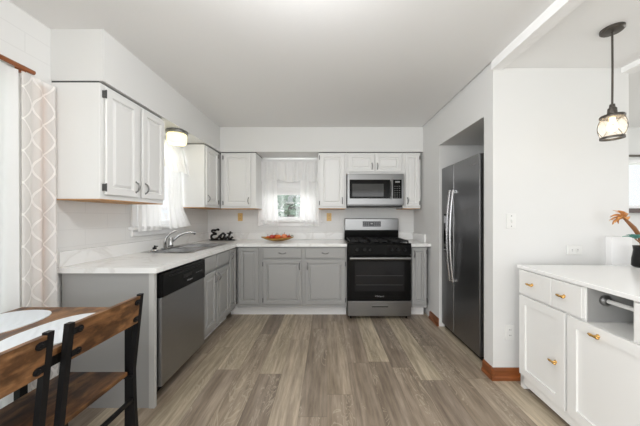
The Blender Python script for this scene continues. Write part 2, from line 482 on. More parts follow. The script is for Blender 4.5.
def baseprof(p0, p1, nrm):
    """baseboard from p0 to p1 (xy), profile going out along nrm"""
    bm = bmesh.new(); p0 = Vector((*p0, 0)); p1 = Vector((*p1, 0)); n = Vector((*nrm, 0))
    prof = [(0, 0), (0.022, 0), (0.022, 0.02), (0.014, 0.03), (0.014, 0.075), (0.006, 0.09), (0, 0.09)]
    a = [bm.verts.new(p0+n*o+Vector((0, 0, z))) for o, z in prof]; b = [bm.verts.new(p1+n*o+Vector((0, 0, z))) for o, z in prof]
    for i in range(len(prof)):
        j = (i+1) % len(prof); bm.faces.new((a[i], a[j], b[j], b[i]))
    bm.faces.new(a[::-1]); bm.faces.new(b)
    return bm


struct('baseboard_right', baseprof((XR, 3.06), (XR, 2.824), (-1, 0)), M['oak'], 'stained oak baseboard between range and refrigerator', 'baseboard')
struct('baseboard_corner', baseprof((XR, 2.015), (XR, YR-0.02), (-1, 0)), M['oak'], 'short stained oak baseboard beside the refrigerator', 'baseboard')
struct('baseboard_partition', baseprof((XR-.02, YR), (2.3, YR), (0, -1)), M['oak'], 'stained oak baseboard behind the white sideboard', 'baseboard')


# windows / door
def sash_window(name, x0, x1, z0, z1, y, label, rot=None):
    """window facing -y at wall plane y ; local coordinates later rotated for the left wall"""
    r = thing(name, label, 'window', (0, 0, 0)); r['kind'] = 'structure'
    W = x1-x0
    t = 0.06
    obj('window_frame', boxes((x0-t, x1+t, y-0.018, y, z1, z1+t), (x0-t, x0, y-0.018, y, z0, z1), (x1, x1+t, y-0.018, y, z0, z1),
        (x0, x0+.03, y, y+.1, z0, z1), (x1-.03, x1, y, y+.1, z0, z1), (x0, x1, y, y+.1, z1-.03, z1)), M['trimwhite'], r, bevel=0.003)
    obj('window_sill', boxes((x0-t-.02, x1+t+.02, y-0.05, y+0.02, z0-.03, z0), (x0-t, x1+t, y-0.02, y, z0-.09, z0-.03)), M['trimwhite'], r, bevel=0.004)
    zm = (z0+z1)/2
    for (a, b, yy) in ((z0, zm+.02, y+.05), (zm-.02, z1-.03, y+.075)):
        s = obj('sash', boxes((x0+.03, x1-.03, yy, yy+.022, a, a+.045), (x0+.03, x1-.03, yy, yy+.022, b-.04, b),
                (x0+.03, x0+.07, yy, yy+.022, a+.045, b-.04), (x1-.07, x1-.03, yy, yy+.022, a+.045, b-.04)), M['trimwhite'], r, bevel=0.002)
        obj('pane', boxes((x0+.07, x1-.07, yy+.009, yy+.013, a+.045, b-.04)), M['pane'], s)
    return r


sash_window('window_1', -0.93, -0.15, 1.19, 2.02, YB, 'white sash window in the back wall behind short white curtains')
wl = sash_window('window_2', -0.34, 0.34, 1.15, 2.03, 0, 'white sash window in the left wall above the sink')
wl.rotation_euler = (0, 0, PI/2); wl.location = (XL, 2.61, 0)
wn_ = thing('window_3', 'small bright window in the far room beyond the sideboard', 'window', (0, 0, 0)); wn_['kind'] = 'structure'
obj('window_frame', boxes((3.86, 3.9, 3.285, 3.3, 1.35, 1.99), (4.7, 4.74, 3.285, 3.3, 1.35, 1.99), (3.9, 4.7, 3.285, 3.3, 1.95, 1.99), (3.9, 4.7, 3.285, 3.3, 1.35, 1.39)), M['trimwhite'], wn_)
obj('pane', boxes((3.9, 4.7, 3.34, 3.345, 1.39, 1.95)), M['pane'], wn_)
tag(obj('window_ledge', boxes((3.80, 4.78, 3.20, 3.3, 1.29, 1.345)), mat('dark_walnut', srgb(72, 52, 46), .5), bevel=0.004), 'dark brown ledge under the far room window', 'shelf')
rodbm = bmesh.new(); tube(rodbm, [(3.78, 3.24, 2.03), (4.85, 3.24, 2.03)], 0.014); box(rodbm, 3.80, 3.83, 3.23, 3.3, 2.01, 2.05)
tag(obj('curtain_rod', rodbm, M['bronze']), 'dark metal curtain rod over the far room window', 'curtain rod')
dr = thing('door_1', 'sliding glass patio door behind the long curtains', 'door', (XL, 0, 0)); dr['kind'] = 'structure'
obj('door_frame', boxes((-.11, 0, .2, .25, 0, 2.03), (-.11, 0, 1.37, 1.42, 0, 2.03), (-.11, 0, .25, 1.37, 1.98, 2.03), (-.08, -.04, .79, .85, .02, 1.98), (-.11, 0, .25, 1.37, 0, .03)), M['trimwhite'], dr)
obj('pane', boxes((-.064, -.058, .25, 1.37, .03, 1.98)), M['pane'], dr)
obj('casing', boxes((0, .018, 1.42, 1.497, 0, 2.03), (0, .018, .13, .2, 0, 2.03)), mat('greige_casing', srgb(196, 190, 184), .5), dr, bevel=0.003)
obj('casing_strip', boxes((0, .022, 1.497, 1.53, 0, 2.03)), mat('tan_strip', srgb(196, 150, 118), .5), dr, bevel=0.003)['label'] = 'tan strip'


# ------------------------------------------------------------------ cabinets
def loops_panel(w, h, loops, x0=0, z0=0):
    """panel facing -y; loops = [(inset, y)] from outer back edge to centre, last one filled"""
    bm = bmesh.new(); prev = None
    for ins, y in loops:
        ring = [bm.verts.new((x0+ins, y, z0+ins)), bm.verts.new((x0+w-ins, y, z0+ins)), bm.verts.new((x0+w-ins, y, z0+h-ins)), bm.verts.new((x0+ins, y, z0+h-ins))]
        if prev:
            for k in range(4): bm.faces.new((prev[k], prev[(k+1) % 4], ring[(k+1) % 4], ring[k]))
        else: bm.faces.new(ring[::-1])
        prev = ring
    bm.faces.new(prev)
    return bm


def raised(w, h, x0, z0, fr=0.05):
    fr = min(fr, w*0.24, h*0.28)
    return loops_panel(w, h, [(.010, 0), (.010, -.007), (0, -.009), (0, -.018), (.004, -.022), (fr-.005, -.022), (fr, -.009), (fr+.008, -.008), (fr+.024, -.0185), (fr+.027, -.019)], x0, z0)


def flat_front(w, h, x0, z0):
    return loops_panel(w, h, [(.010, 0), (.010, -.007), (0, -.009), (0, -.018), (.005, -.022)], x0, z0)


def shaker(w, h, x0, z0, fr=0.055):
    return loops_panel(w, h, [(.008, 0), (.008, -.006), (0, -.008), (0, -.018), (.002, -.020), (fr, -.020), (fr+.001, -.010)], x0, z0)


def bail(vertical, c, m=None, parent=None, L=0.075):
    bm = bmesh.new(); pts = []; rs = []
    for i in range(11):
        t = -1+2*i/10; d = L/2*t; o = 0.026*(1-t*t)**0.6 if abs(t) < 1 else 0
        pts.append((c[0], c[1]-o, c[2]+d) if vertical else (c[0]+d, c[1]-o, c[2]-0.006*(1-t*t)))
        rs.append(0.0038+0.0022*(1-t*t))
    tube(bm, pts, rs, 8)
    for s in (-1, 1):
        cc = (c[0], c[1], c[2]+s*L/2) if vertical else (c[0]+s*L/2, c[1], c[2])
        lathe(bm, [(0.008, 0), (0.008, -.003), (0.004, -.006)], 10, cc, 'y')
    return obj('handle', bm, M['pewter'], parent, smooth=True)


def hinge(x, z, parent):
    bm = boxes((x-.004, x+.004, -.024, 0.0, z-.022, z+.022)); tube(bm, [(x, -.024, z-.026), (x, -.024, z+.026)], .004, 8)
    return obj('hinge', bm, M['gap'], parent)


def upper_cabinet(label, loc, rz, W, D, z0, z1, doors, bottom=True):
    """doors: (x0,x1,z0,z1, handle_side, hinge_sides_visible) local x"""
    r = thing('wall_cabinet', label, 'cabinet', (*loc, 0), rz, None)
    obj('cabinet_body', boxes((0, W, 0, D, z0+.006, z1)), M['cabwhite'], r, bevel=0.0015)
    obj('top_shade_strip', boxes((0.004, W-.004, .012, D, z1, 2.095)), M['gap'], r)  # dark colour stands in for the shadow line under the soffit
    if bottom: obj('bottom_panel', boxes((0.002, W-.002, 0.002, D-.002, z0, z0+.006)), M['rawwood'], r)
    for (a, b, c, d, hs, hg) in doors:
        dd = obj('door', raised(b-a, d-c, a, c), M['cabwhite'], r)
        if hs: bail(True, ((b-.028) if hs == 'r' else (a+.028), -.020, c+.075), parent=dd)
        hx = a-.004 if hg == 'l' else b+.004
        if hg:
            hinge(hx, d-.045, dd); hinge(hx, c+.045, dd)
    return r


ZU0, ZU1 = 1.345, 2.084
LFX = -1.43
upper_cabinet('white two-door wall cabinet nearest the curtains on the left wall', (LFX, 1.575), PI/2, .605, LFX-XL-.001, ZU0, ZU1,
              [(.022, .298, ZU0+.035, ZU1-.02, 'r', 'l'), (.338, .595, ZU0+.035, ZU1-.02, 'l', None)])
upper_cabinet('white single-door wall cabinet right of the sink window on the left wall', (LFX, 2.917), PI/2, .732, LFX-XL-.001, ZU0, ZU1,
              [(.015, .325, ZU0+.035, ZU1-.02, 'l', 'r')])
upper_cabinet('white single-door wall cabinet left of the back window', (-1.405, 3.31), 0, .465, .339, ZU0, ZU1,
              [(.04, .40, ZU0+.03, ZU1-.02, 'r', 'l')])
upper_cabinet('white narrow wall cabinet between the back window and microwave', (-.115, 3.31), 0, .37, .339, ZU0, ZU1,
              [(.02, .345, ZU0+.03, ZU1-.02, 'r', 'l')])
upper_cabinet('short white two-door wall cabinet directly above the microwave', (.256, 3.31), 0, .745, .339, 1.80, ZU1,
              [(.02, .365, 1.83, ZU1-.02, 'r', None), (.38, .725, 1.83, ZU1-.02, 'l', None)])
upper_cabinet('white narrow wall cabinet right of the microwave', (1.002, 3.31), 0, .235, .339, ZU0, ZU1,
              [(.03, .215, ZU0+.03, ZU1-.02, 'l', 'r')])

# --- base cabinets
ZC = 0.875


def base_cabinet(label, loc, rz, W, D, fronts, toe=None, hollow=False, toe_x0=0, name='base_cabinet'):
    r = thing(name, label, 'cabinet', (*loc, 0), rz)
    bb = ((0, W, 0, .018, .125, ZC), (0, .015, .018, D, .125, ZC), (W-.015, W, .018, D, .125, ZC), (.015, W-.015, .018, D, .125, .14)) if hollow else ((0, W, 0, D, .125, ZC),)
    obj('cabinet_body', boxes(*bb), M['cabgrey'], r, bevel=0.0015)
    obj('toe_kick', boxes((toe_x0, W, .105, .12, 0, .125)), toe or M['trimwhite'], r)
    for f in fronts:
        kind, a, b, c, d, hs, hg = f
        dd = obj('door' if kind == 'door' else 'drawer', raised(b-a, d-c, a, c, 0.045) if kind == 'door' else flat_front(b-a, d-c, a, c), M['cabgrey'], r)
        if kind == 'door':
            if hs: bail(True, ((b-.026) if hs == 'r' else (a+.026), -.020, d-.075), parent=dd)
        elif hs: bail(False, ((a+b)/2, -.020, (c+d)/2), parent=dd)
        if hg:
            hx = a-.004 if hg == 'l' else b+.004
            hinge(hx, d-.05, dd); hinge(hx, c+.05, dd)
    return r


BX = -1.125   # body front plane of the left run (doors at -1.105)
base_cabinet('grey sink base cabinet with two doors and false drawer fronts', (BX, 2.235), PI/2, .61, .60,
             [('drawer', .01, .262, .73, .86, None, None), ('door', .01, .262, .17, .705, 'r', None),
              ('drawer', .285, .595, .73, .86, None, None), ('door', .285, .595, .17, .705, 'l', None)], hollow=True)
base_cabinet('narrow grey corner base cabinet right of the sink base', (BX, 2.846), PI/2, .205, .60,
             [('door', .01, .200, .17, .86, 'l', None)], hollow=True)
BY = 3.07
base_cabinet('grey corner base cabinet with one tall door on the back wall', (-1.10, BY), 0, .29, .575,
             [('door', .02, .265, .17, .86, None, None)], toe_x0=-.12)
base_cabinet('grey base cabinet with two drawers and two doors left of the range', (-.809, BY), 0, 1.052, .575,
             [('drawer', .03, .50, .735, .86, 'c', None), ('drawer', .545, 1.03, .735, .86, 'c', None),
              ('door', .03, .50, .17, .71, 'r', 'l'), ('door', .545, 1.03, .17, .71, 'l', 'r')])
base_cabinet('narrow grey base cabinet between the range and right wall', (1.025, BY), 0, .2, .575,
             [('door', .012, .19, .17, .86, 'l', 'r')])
# end panel
ep = thing('end_panel', 'plain grey end panel of the counter run behind the chairs', 'panel', (0, 0, 0))
obj('panel_face', boxes((-1.715, -1.150, 1.618, 1.634, 0, ZC-.001)), M['cabgrey'], ep)
obj('filler_strip', boxes((-1.150, -1.115, 1.614, 1.636, 0, ZC-.001)), M['cablight'], ep)['label'] = 'lighter grey filler strip'

# countertops
def counter_left():
    z0, z1 = ZC, .911
    bm = bmesh.new()
    sx0, sx1, sy0, sy1 = -1.665, -1.215, 2.27, 2.99
    xs = [XL, sx0, sx1, -1.092]; ys = [1.60, sy0, sy1, 3.649]
    for i in range(3):
        for j in range(3):
            if i == 1 and j == 1: continue
            x1 = xs[i+1]
            box(bm, xs[i], x1, ys[j], ys[j+1], z0, z1)
    box(bm, -1.092, .243, 3.035, 3.649, z0, z1)
    bmesh.ops.remove_doubles(bm, verts=bm.verts, dist=1e-5)
    # drop interior duplicate faces
    seen = {}
    for f in list(bm.faces):
        k = tuple(sorted(v.index for v in f.verts)); 
        seen.setdefault(tuple(sorted((round(v.co.x, 4), round(v.co.y, 4), round(v.co.z, 4)) for v in f.verts)), []).append(f)
    for k, fs in seen.items():
        if len(fs) > 1:
            for f in fs: bm.faces.remove(f)
    return bm


ct = thing('countertop', 'white veined L-shaped countertop holding the sink', 'countertop')
obj('worktop', counter_left(), M['quartz'], ct)
obj('backsplash', boxes((XL, XL+.02, 1.61, 3.649, .911, 1.01), (XL+.02, .243, 3.629, 3.649, .911, 1.01)), M['quartz'], ct, bevel=0.002)
ct = thing('countertop', 'small white countertop piece right of the range', 'countertop')
obj('worktop', boxes((1.018, XR-.001, 3.035, 3.649, ZC, .911)), M['quartz'], ct, bevel=0.003)
obj('backsplash', boxes((1.018, XR-.021, 3.629, 3.649, .911, 1.01), (XR-.021, XR-.001, 3.2, 3.649, .911, 1.01)), M['quartz'], ct, bevel=0.002)

# ------------------------------------------------------------------ sink
sk = thing('kitchen_sink', 'stainless steel double-bowl sink set in the left counter', 'sink', (-1.44, 2.63, .911))


def bowl(bm, x0, x1, y0, y1, zt, zb, t=0.02):
    a = [bm.verts.new(p) for p in ((x0, y0, zt), (x1, y0, zt), (x1, y1, zt), (x0, y1, zt))]
    b = [bm.verts.new(p) for p in ((x0+t, y0+t, zb), (x1-t, y0+t, zb), (x1-t, y1-t, zb), (x0+t, y1-t, zb))]
    for k in range(4): bm.faces.new((a[k], a[(k+1) % 4], b[(k+1) % 4], b[k]))
    bm.faces.new(b)


rim = boxes((-.24, -.16, -.38, .38, 0, .007), (.19, .24, -.38, .38, 0, .007), (-.16, .19, -.38, -.34, 0, .007), (-.16, .19, .34, .38, 0, .007), (-.16, .19, -.02, .02, 0, .007))
obj('sink_rim', rim, M['sssink'], sk, bevel=0.003)
for a, b in ((-.34, -.02), (.02, .34)):
    bm = bmesh.new(); bowl(bm, -.16, .19, a, b, .002, -.17)
    bw = obj('sink_bowl', bm, M['sssink'], sk, solid=0.002)
    bm = bmesh.new(); lathe(bm, [(.0, .004), (.03, .004), (.042, .001), (.045, 0)], 20, (.015, (a+b)/2, -.168))
    obj('drain', bm, M['chrome'], bw)

fc = thing('kitchen_faucet', 'chrome single-lever faucet arching over the sink', 'faucet', (-1.625, 2.60, .918))
bm = bmesh.new(); box(bm, -.03, .03, -.12, .12, 0, .012); obj('faucet_base', bm, M['chrome'], fc, bevel=0.006)
bm = bmesh.new(); lathe(bm, [(.026, .010), (.024, .03), (.022, .09), (.016, .105), (0, .11)], 18, (0, 0, 0)); obj('faucet_body', bm, M['chrome'], fc, smooth=True)
bm = bmesh.new(); tube(bm, [(0, 0, .05), (.03, .01, .085), (.07, .03, .125), (.12, .05, .15), (.17, .07, .158), (.20, .085, .152), (.205, .088, .13)], [.013, .013, .0125, .012, .011, .012, .013], 12)
obj('spout', bm, M['chrome'], fc, smooth=True)
bm = bmesh.new(); tube(bm, [(0, -.09, .012), (0, -.092, .07), (.01, -.09, .11), (.035, -.075, .15), (.075, -.05, .175), (.09, -.045, .178)], [.014, .012, .011, .010, .009, .007], 12)
obj('lever', bm, M['chrome'], fc, smooth=True)
sp_ = thing('soap_dispenser', 'small dark-topped soap dispenser near corner of the sink', 'soap dispenser', (-1.62, 2.35, .918))
bm = bmesh.new(); lathe(bm, [(.035, 0), (.037, .006), (.028, .014), (.02, .018), (0, .019)], 20); obj('collar', bm, M['chrome'], sp_, smooth=True)
bm = bmesh.new(); lathe(bm, [(.018, .018), (.018, .032), (.008, .036), (.006, .05), (0, .052)], 16); tube(bm, [(0, 0, .044), (.03, 0, .042)], .005, 8)
obj('pump', bm, M['black'], sp_, smooth=True)

# ------------------------------------------------------------------ dishwasher
dw = thing('dishwasher', 'stainless dishwasher with black control strip under the left counter', 'dishwasher', (-1.09, 1.645, 0), PI/2)
WD = .585
obj('dishwasher_body', boxes((0, WD, .035, .57, .10, .868)), M['black'], dw)
obj('door', boxes((.004, WD-.004, 0, .035, .115, .70)), M['dw'], dw, bevel=0.004)
bm = boxes((.004, WD-.004, -.006, .03, .702, .862)); p_ = obj('control_panel', bm, M['blackgloss'], dw, bevel=0.006)
obj('pull_lip', boxes((.07, WD-.05, -.012, -.004, .824, .834)), M['black'], p_)
obj('handle_pocket', boxes((.24, .36, -.010, -.003, .775, .80)), M['castiron'], p_, bevel=0.003)
obj('toe_panel', boxes((.004, WD-.004, .11, .122, .0, .10)), M['black'], dw)
for k in range(4): obj('indicator_mark', boxes((.43+.028*k, .438+.028*k, -.0075, -.006, .775, .779)), M['legend'], p_)


def text_mesh(name, s, size, m, parent, loc, rot, ext=0.0006):
    cu = bpy.data.curves.new('t', 'FONT'); cu.body = s; cu.size = size; cu.extrude = ext; cu.align_x = 'CENTER'; cu.align_y = 'CENTER'
    o = bpy.data.objects.new('t', cu); col.objects.link(o)
    dg = bpy.context.evaluated_depsgraph_get(); me = bpy.data.meshes.new_from_object(o.evaluated_get(dg))
    bpy.data.objects.remove(o); me.materials.clear(); me.materials.append(m)
    r = bpy.data.objects.new(name, me); col.objects.link(r); r.parent = parent; r.location = loc; r.rotation_euler = rot
    return r


text_mesh('brand_lettering', 'Whirlpool', .018, M['legend'], p_, (.33, -.0068, .745), (PI/2, 0, 0))

# ------------------------------------------------------------------ range
rg = thing('gas_range', 'stainless and black gas range between the grey base cabinets', 'range', (.25, 3.0, 0))
RW = .762
obj('range_body', boxes((.004, RW-.004, .04, .64, .035, .905)), M['black'], rg)
dd = obj('oven_door', boxes((.0, RW, 0, .038, .232, .775)), M['blackgloss'], rg, bevel=0.006)
obj('oven_window', boxes((.085, RW-.085, -.003, .001, .345, .70)), M['ovenglass'], dd)
bm = bmesh.new()
for k in range(2): box(bm, .10, RW-.10, -.0042, -.003, .42+.11*k, .424+.11*k)
obj('oven_rack', bm, M['gap'], dd)
text_mesh('brand_lettering', 'Whirlpool', .026, M['legend'], dd, (RW/2, -.0008, .285), (PI/2, 0, 0))
bm = bmesh.new(); tube(bm, [(.02, -.045, .745), (RW-.02, -.045, .745)], .014, 12, ry=1.25)
for x in (.05, RW-.05): box(bm, x-.012, x+.012, -.04, .002, .733, .757)
obj('oven_handle', bm, M['ss'], dd, smooth=False)
dd = obj('storage_drawer', boxes((.0, RW, 0, .04, .045, .225)), M['ss'], rg, bevel=0.005)
obj('drawer_pull', boxes((.28, .49, -.012, 0, .155, .185)), M['ss'], dd, bevel=0.006)
obj('pull_recess', boxes((.29, .48, -.0125, -.011, .158, .168)), M['black'], dd)
cp = obj('control_panel', boxes((.0, RW, -.005, .06, .785, .905)), M['blackgloss'], rg, bevel=0.006)
for x in (.11, .20, .29 - .03, RW-.24, RW-.16, RW-.08):
    bm = bmesh.new(); lathe(bm, [(.020, -.005), (.019, -.028), (.015, -.032), (0, -.032)], 18, (x, 0, .845), 'y'); box(bm, x-.004, x+.004, -.038, -.03, .83, .862)
    obj('burner_knob', bm, M['black'], cp)
obj('cooktop', boxes((.0, RW, -.005, .55, .905, .922)), M['blackgloss'], rg, bevel=0.005)
for gx in (.025, .272, .519):
    bm = bmesh.new(); gw = .22
    for y in (.03, .275, .52): box(bm, gx, gx+gw, y, y+.014, .935, .952)
    for x in (gx, gx+gw/2-.006, gx+gw-.012): box(bm, x, x+.012, .03, .534, .935, .952)
    for x in (gx, gx+gw-.012):
        for y in (.03, .52): box(bm, x, x+.012, y, y+.014, .922, .936)
    for y in (.15, .40): box(bm, gx+.03, gx+gw-.03, y-.006, y+.006, .940, .952)
    obj('grate', bm, M['castiron'], rg)
for (x, y, r_) in ((.135, .15, .045), (.135, .40, .035), (.382, .275, .05), (.63, .15, .05), (.63, .40, .03)):
    bm = bmesh.new(); lathe(bm, [(r_, .922), (r_, .93), (r_*.75, .934), (0, .935)], 20, (x, y, 0)); obj('burner_cap', bm, M['castiron'], rg)
bm = bmesh.new()  # backguard riser, slanting
vs = [bm.verts.new((x, y, z)) for x in (0, RW) for (y, z) in ((.55, .915), (.64, .915), (.64, 1.06), (.545, 1.06))]
for f in ((0, 1, 2, 3), (7, 6, 5, 4), (0, 3, 7, 4), (3, 2, 6, 7), (1, 5, 6, 2), (0, 4, 5, 1)): bm.faces.new([vs[i] for i in f])
obj('backguard_riser', bm, M['blackgloss'], rg)
bgd = obj('backguard', boxes((0, RW, .535, .64, 1.045, 1.215)), M['ss'], rg, bevel=0.008)
obj('display', boxes((.255, .51, .532, .536, 1.10, 1.175)), M['display'], bgd)
for x in (.275, .305, .335, .425, .455, .485):
    for z in (1.118, 1.148): obj('button_mark', boxes((x-.008, x+.008, .5312, .532, z, z+.006)), M['legend'], bgd)
obj('clock_digits', boxes((.368, .398, .5312, .532, 1.135, 1.15)), M['legend'], bgd)
for x in (.04, RW-.04):
    bm = bmesh.new(); lathe(bm, [(.014, 0), (.014, .006), (.008, .01), (.008, .04)], 12, (x, .06, 0)); obj('leveling_foot', bm, M['black'], rg)
for x in (.04, RW-.04):
    bm = bmesh.new(); lathe(bm, [(.014, 0), (.014, .006), (.008, .01), (.008, .04)], 12, (x, .60, 0)); obj('leveling_foot', bm, M['black'], rg)

# ------------------------------------------------------------------ microwave
mw = thing('microwave', 'stainless over-the-range microwave with dark glass door', 'microwave', (.262, 3.235, 0))
MWW = .735
obj('microwave_body', boxes((0, MWW, .02, .414, 1.385, 1.797)), M['ss'], mw, bevel=0.003)
dd = obj('door', boxes((0, MWW, 0, .02, 1.395, 1.795)), M['ss'], mw, bevel=0.005)
obj('glass_panel', boxes((.03, .555, -.003, .001, 1.475, 1.72)), M['blackgloss'], dd, bevel=0.002)
obj('door_window', boxes((.065, .47, -.0045, -.002, 1.50, 1.665)), M['mwglass'], dd)
obj('control_panel', boxes((.59, MWW-.03, -.003, .001, 1.475, 1.72)), M['blackgloss'], dd, bevel=0.002)
for i in range(3):
    for j in range(6): obj('button_mark', boxes((.610+.030*i, .622+.030*i, -.0042, -.003, 1.49+.028*j, 1.496+.028*j)), M['legend'], dd)
obj('clock_display', boxes((.62, .68, -.0042, -.003, 1.68, 1.70)), M['legend'], dd)
bm = bmesh.new(); tube(bm, [(.572, -.03, 1.475), (.572, -.034, 1.60), (.572, -.03, 1.725)], .011, 10)
for z in (1.49, 1.71): box(bm, .564, .58, -.028, 0.0, z-.008, z+.008)
obj('handle', bm, M['ss'], dd)
obj('vent_underside', boxes((.02, MWW-.02, .01, .38, 1.368, 1.386)), M['black'], mw)
obj('lamp_lens', boxes((.10, .22, .02, .10, 1.364, 1.369)), M['legend'], mw)

# ------------------------------------------------------------------ refrigerator
rf = thing('refrigerator', 'dark stainless side-by-side refrigerator in the wall recess', 'refrigerator', (1.29, 2.815, 0), -PI/2)
FW = .70
obj('cabinet_body', boxes((0.003, FW-.003, .05, .78, .03, 1.765)), M['gap'], rf)
dl = obj('freezer_door', boxes((0, .262, 0, .05, .05, 1.78)), M['fridge'], rf, bevel=0.008)
dd = obj('refrigerator_door', boxes((.268, FW, 0, .05, .05, 1.78)), M['fridge'], rf, bevel=0.008)
for x, par, sg in ((.235, dl, -1), (.297, dd, 1)):
    bm = bmesh.new(); pts = []
    for i in range(17):
        t = -1+i/8; pts.append((x, -.020-.034*(1-t*t), 1.045+.465*t))
    tube(bm, pts, .0125, 10)
    for z in (.60, 1.49): box(bm, x-.01, x+.01, -.026, .004, z-.015, z+.015)
    obj('door_handle', bm, M['fridgehandle'], par, smooth=False)
ds = obj('water_dispenser', boxes((.055, .19, -.004, .003, .86, 1.27)), M['blackgloss'], dl, bevel=0.003)
obj('dispenser_controls', boxes((.065, .18, -.006, -.003, 1.17, 1.25)), M['fridgehandle'], ds)
obj('dispenser_tray', boxes((.065, .18, -.014, -.003, .875, .89)), M['fridgehandle'], ds)
text_mesh('brand_lettering', 'Whirlpool', .028, M['fridgehandle'], dd, (.61, -.0008, 1.70), (PI/2, 0, 0))
obj('toe_grille', boxes((.01, FW-.01, .03, .06, .012, .05)), M['black'], rf)
for x in (.05, FW-.05):
    for y in (.08, .72):
        bm = bmesh.new(); lathe(bm, [(.018, 0), (.018, .02), (.01, .032)], 12, (x, y, 0)); obj('leveling_foot', bm, M['black'], rf)

# ------------------------------------------------------------------ white sideboard on the right
RZ = -PI/2-.044
sb = thing('sideboard', 'long white sideboard with gold knobs below the pendant lamp', 'sideboard', (1.418, 1.83, 0), RZ)
SL, SD = 1.66, .88
body = boxes((0.0, .484, 0, SD, .10, .862), (.484, .70, 0.0, SD, .10, .672), (.484, .70, .40, SD, .672, .862), (.70, SL, 0, SD, .10, .862),
             (0, SL, 0, .02, .035, .10), (0, .03, 0, SD, 0, .10), (SL-.03, SL, 0, SD, 0, .10), (.03, SL-.03, SD-.02, SD, 0, .10))
obj('cabinet_body', body, M['islandwhite'], sb)
obj('tabletop', boxes((-.012, SL+.02, -.02, SD+.02, .862, .886)), M['whitetop'], sb, bevel=0.004)


def tknob(x, z, parent):
    bm = bmesh.new(); lathe(bm, [(.010, -.020), (.010, -.022), (.005, -.026), (.005, -.040)], 12, (x, 0, z), 'y')
    tube(bm, [(x-.026, -.044, z+.002), (x-.014, -.044, z), (x, -.045, z), (x+.014, -.044, z), (x+.026, -.044, z-.002)], [.005, .008, .0055, .008, .005], 10)
    return obj('knob', bm, M['gold'], parent, smooth=True)


for (a, b, kx) in ((.012, .283, .135), (.287, .478, .375)):
    d = obj('drawer', loops_panel(b-a, .168, [(0, 0), (0, -.018), (.002, -.020)], a, .688), M['islandwhite'], sb); tknob(kx, .775, d)
d = obj('door', shaker(.364, .57, .012, .105), M['islandwhite'], sb); tknob(.318, .36, d)
d = obj('door', shaker(.56, .568, .392, .105), M['islandwhite'], sb); tknob(.565, .632, d)
d = obj('door', shaker(.66, .568, .958, .105), M['islandwhite'], sb); tknob(1.05, .632, d)
d = obj('drawer', loops_panel(.45, .168, [(0, 0), (0, -.018), (.002, -.020)], .72, .688), M['islandwhite'], sb); tknob(.94, .775, d)
d = obj('drawer', loops_panel(.45, .168, [(0, 0), (0, -.018), (.002, -.020)], 1.18, .688), M['islandwhite'], sb); tknob(1.40, .775, d)
obj('bay_grey_panels', boxes((.485, .699, .394, .399, .673, .861), (.4845, .488, .004, .394, .673, .861)), M['cabgrey'], sb)['label'] = 'grey panels inside the open bay'  # thin grey panels make the bay interior darker than the white body
bm = bmesh.new(); tube(bm, [(.484, .09, .79), (.70, .09, .79)], .011, 12); o = obj('towel_bar', bm, M['cabwhite'], sb)
bm = bmesh.new(); lathe(bm, [(.029, .484), (.029, .500), (.018, .508)], 18, (0, .09, .79), 'x'); obj('bar_flange', bm, M['pewter'], o)

# ------------------------------------------------------------------ switches and outlets
def plate(name, label, loc, rz, m, horiz=False, switch=False, group=None, s=1.0):
    r = thing(name, label, 'switch' if switch else 'outlet', loc, rz)
    w_, h_ = (.115, .07) if horiz else (.07, .115)
    w_ *= s; h_ *= s
    obj('cover_plate', boxes((-w_/2, w_/2, -.008, 0, -h_/2, h_/2)), m, r, bevel=0.003)
    if switch:
        obj('toggle', boxes((-.005, .005, -.016, -.005, -.012, .012)), m, r, bevel=0.002)
        obj('screws', boxes((-.003, .003, -.0092, -.008, .036, .042), (-.003, .003, -.0092, -.008, -.042, -.036)), M['slot'], r)
    else:
        for q in (-.021*s, .021*s):
            c = (q, 0) if horiz else (0, q)
            bm = bmesh.new(); lathe(bm, [(.015*s, -.008), (.015*s, -.0105), (0, -.0105)], 16, (c[0], 0, c[1]), 'y')
            so = obj('socket', bm, m, r)
            k = (1, 0) if not horiz else (0, 1)
            obj('slots', boxes(*[(c[0]+e*.0055*k[0]-.0014-.002*k[1], c[0]+e*.0055*k[0]+.0014+.002*k[1], -.0118, -.010, c[1]+e*.0055*k[1]-.0014-.002*k[0], c[1]+e*.0055*k[1]+.0014+.002*k[0]) for e in (-1, 1)]), M['slot'], so)
    return r


plate('wall_outlet', 'ivory outlet on the back wall left of the window', (-1.265, YB, 1.235), 0, M['outlet'])
plate('wall_outlet', 'ivory outlet on the back wall between window and range', (.03, YB, 1.235), 0, M['outlet'])
plate('light_switch', 'white light switch on the wall right of the refrigerator', (1.40, YR, 1.205), 0, M['outletwhite'], switch=True)
plate('wall_outlet', 'white outlet low on the wall left of the sideboard', (1.388, YR, .36), 0, M['outletwhite'])
plate('wall_outlet', 'horizontal white outlet just above the sideboard top', (1.88, YR, .985), 0, M['outletwhite'], horiz=True, s=1.0)

# ------------------------------------------------------------------ sink flush light
fl = thing('flush_light', 'small lit drum light under the soffit above the sink', 'ceiling light', (-1.50, 2.5, 2.095))
bm = bmesh.new(); lathe(bm, [(.0, 0), (.095, 0), (.100, -.006), (.100, -.030), (.088, -.034)], 32); obj('metal_rim', bm, M['ss'], fl, smooth=False)
bm = bmesh.new(); lathe(bm, [(.086, -.030), (.088, -.05), (.086, -.115), (.078, -.13), (0, -.133)], 32); obj('glass_shade', bm, M['lampglass'], fl, smooth=True)
# made-up ceiling lamp above the frame, added to brighten the kitchen
cl = thing('added_ceiling_lamp', 'unseen round ceiling lamp added above the frame for fill light', 'ceiling light', (-.1, .75, H))
bm = bmesh.new(); lathe(bm, [(.16, 0), (.16, -.03), (.12, -.08), (0, -.095)], 32); obj('glass_shade', bm, M['lampglass'], cl, smooth=True)

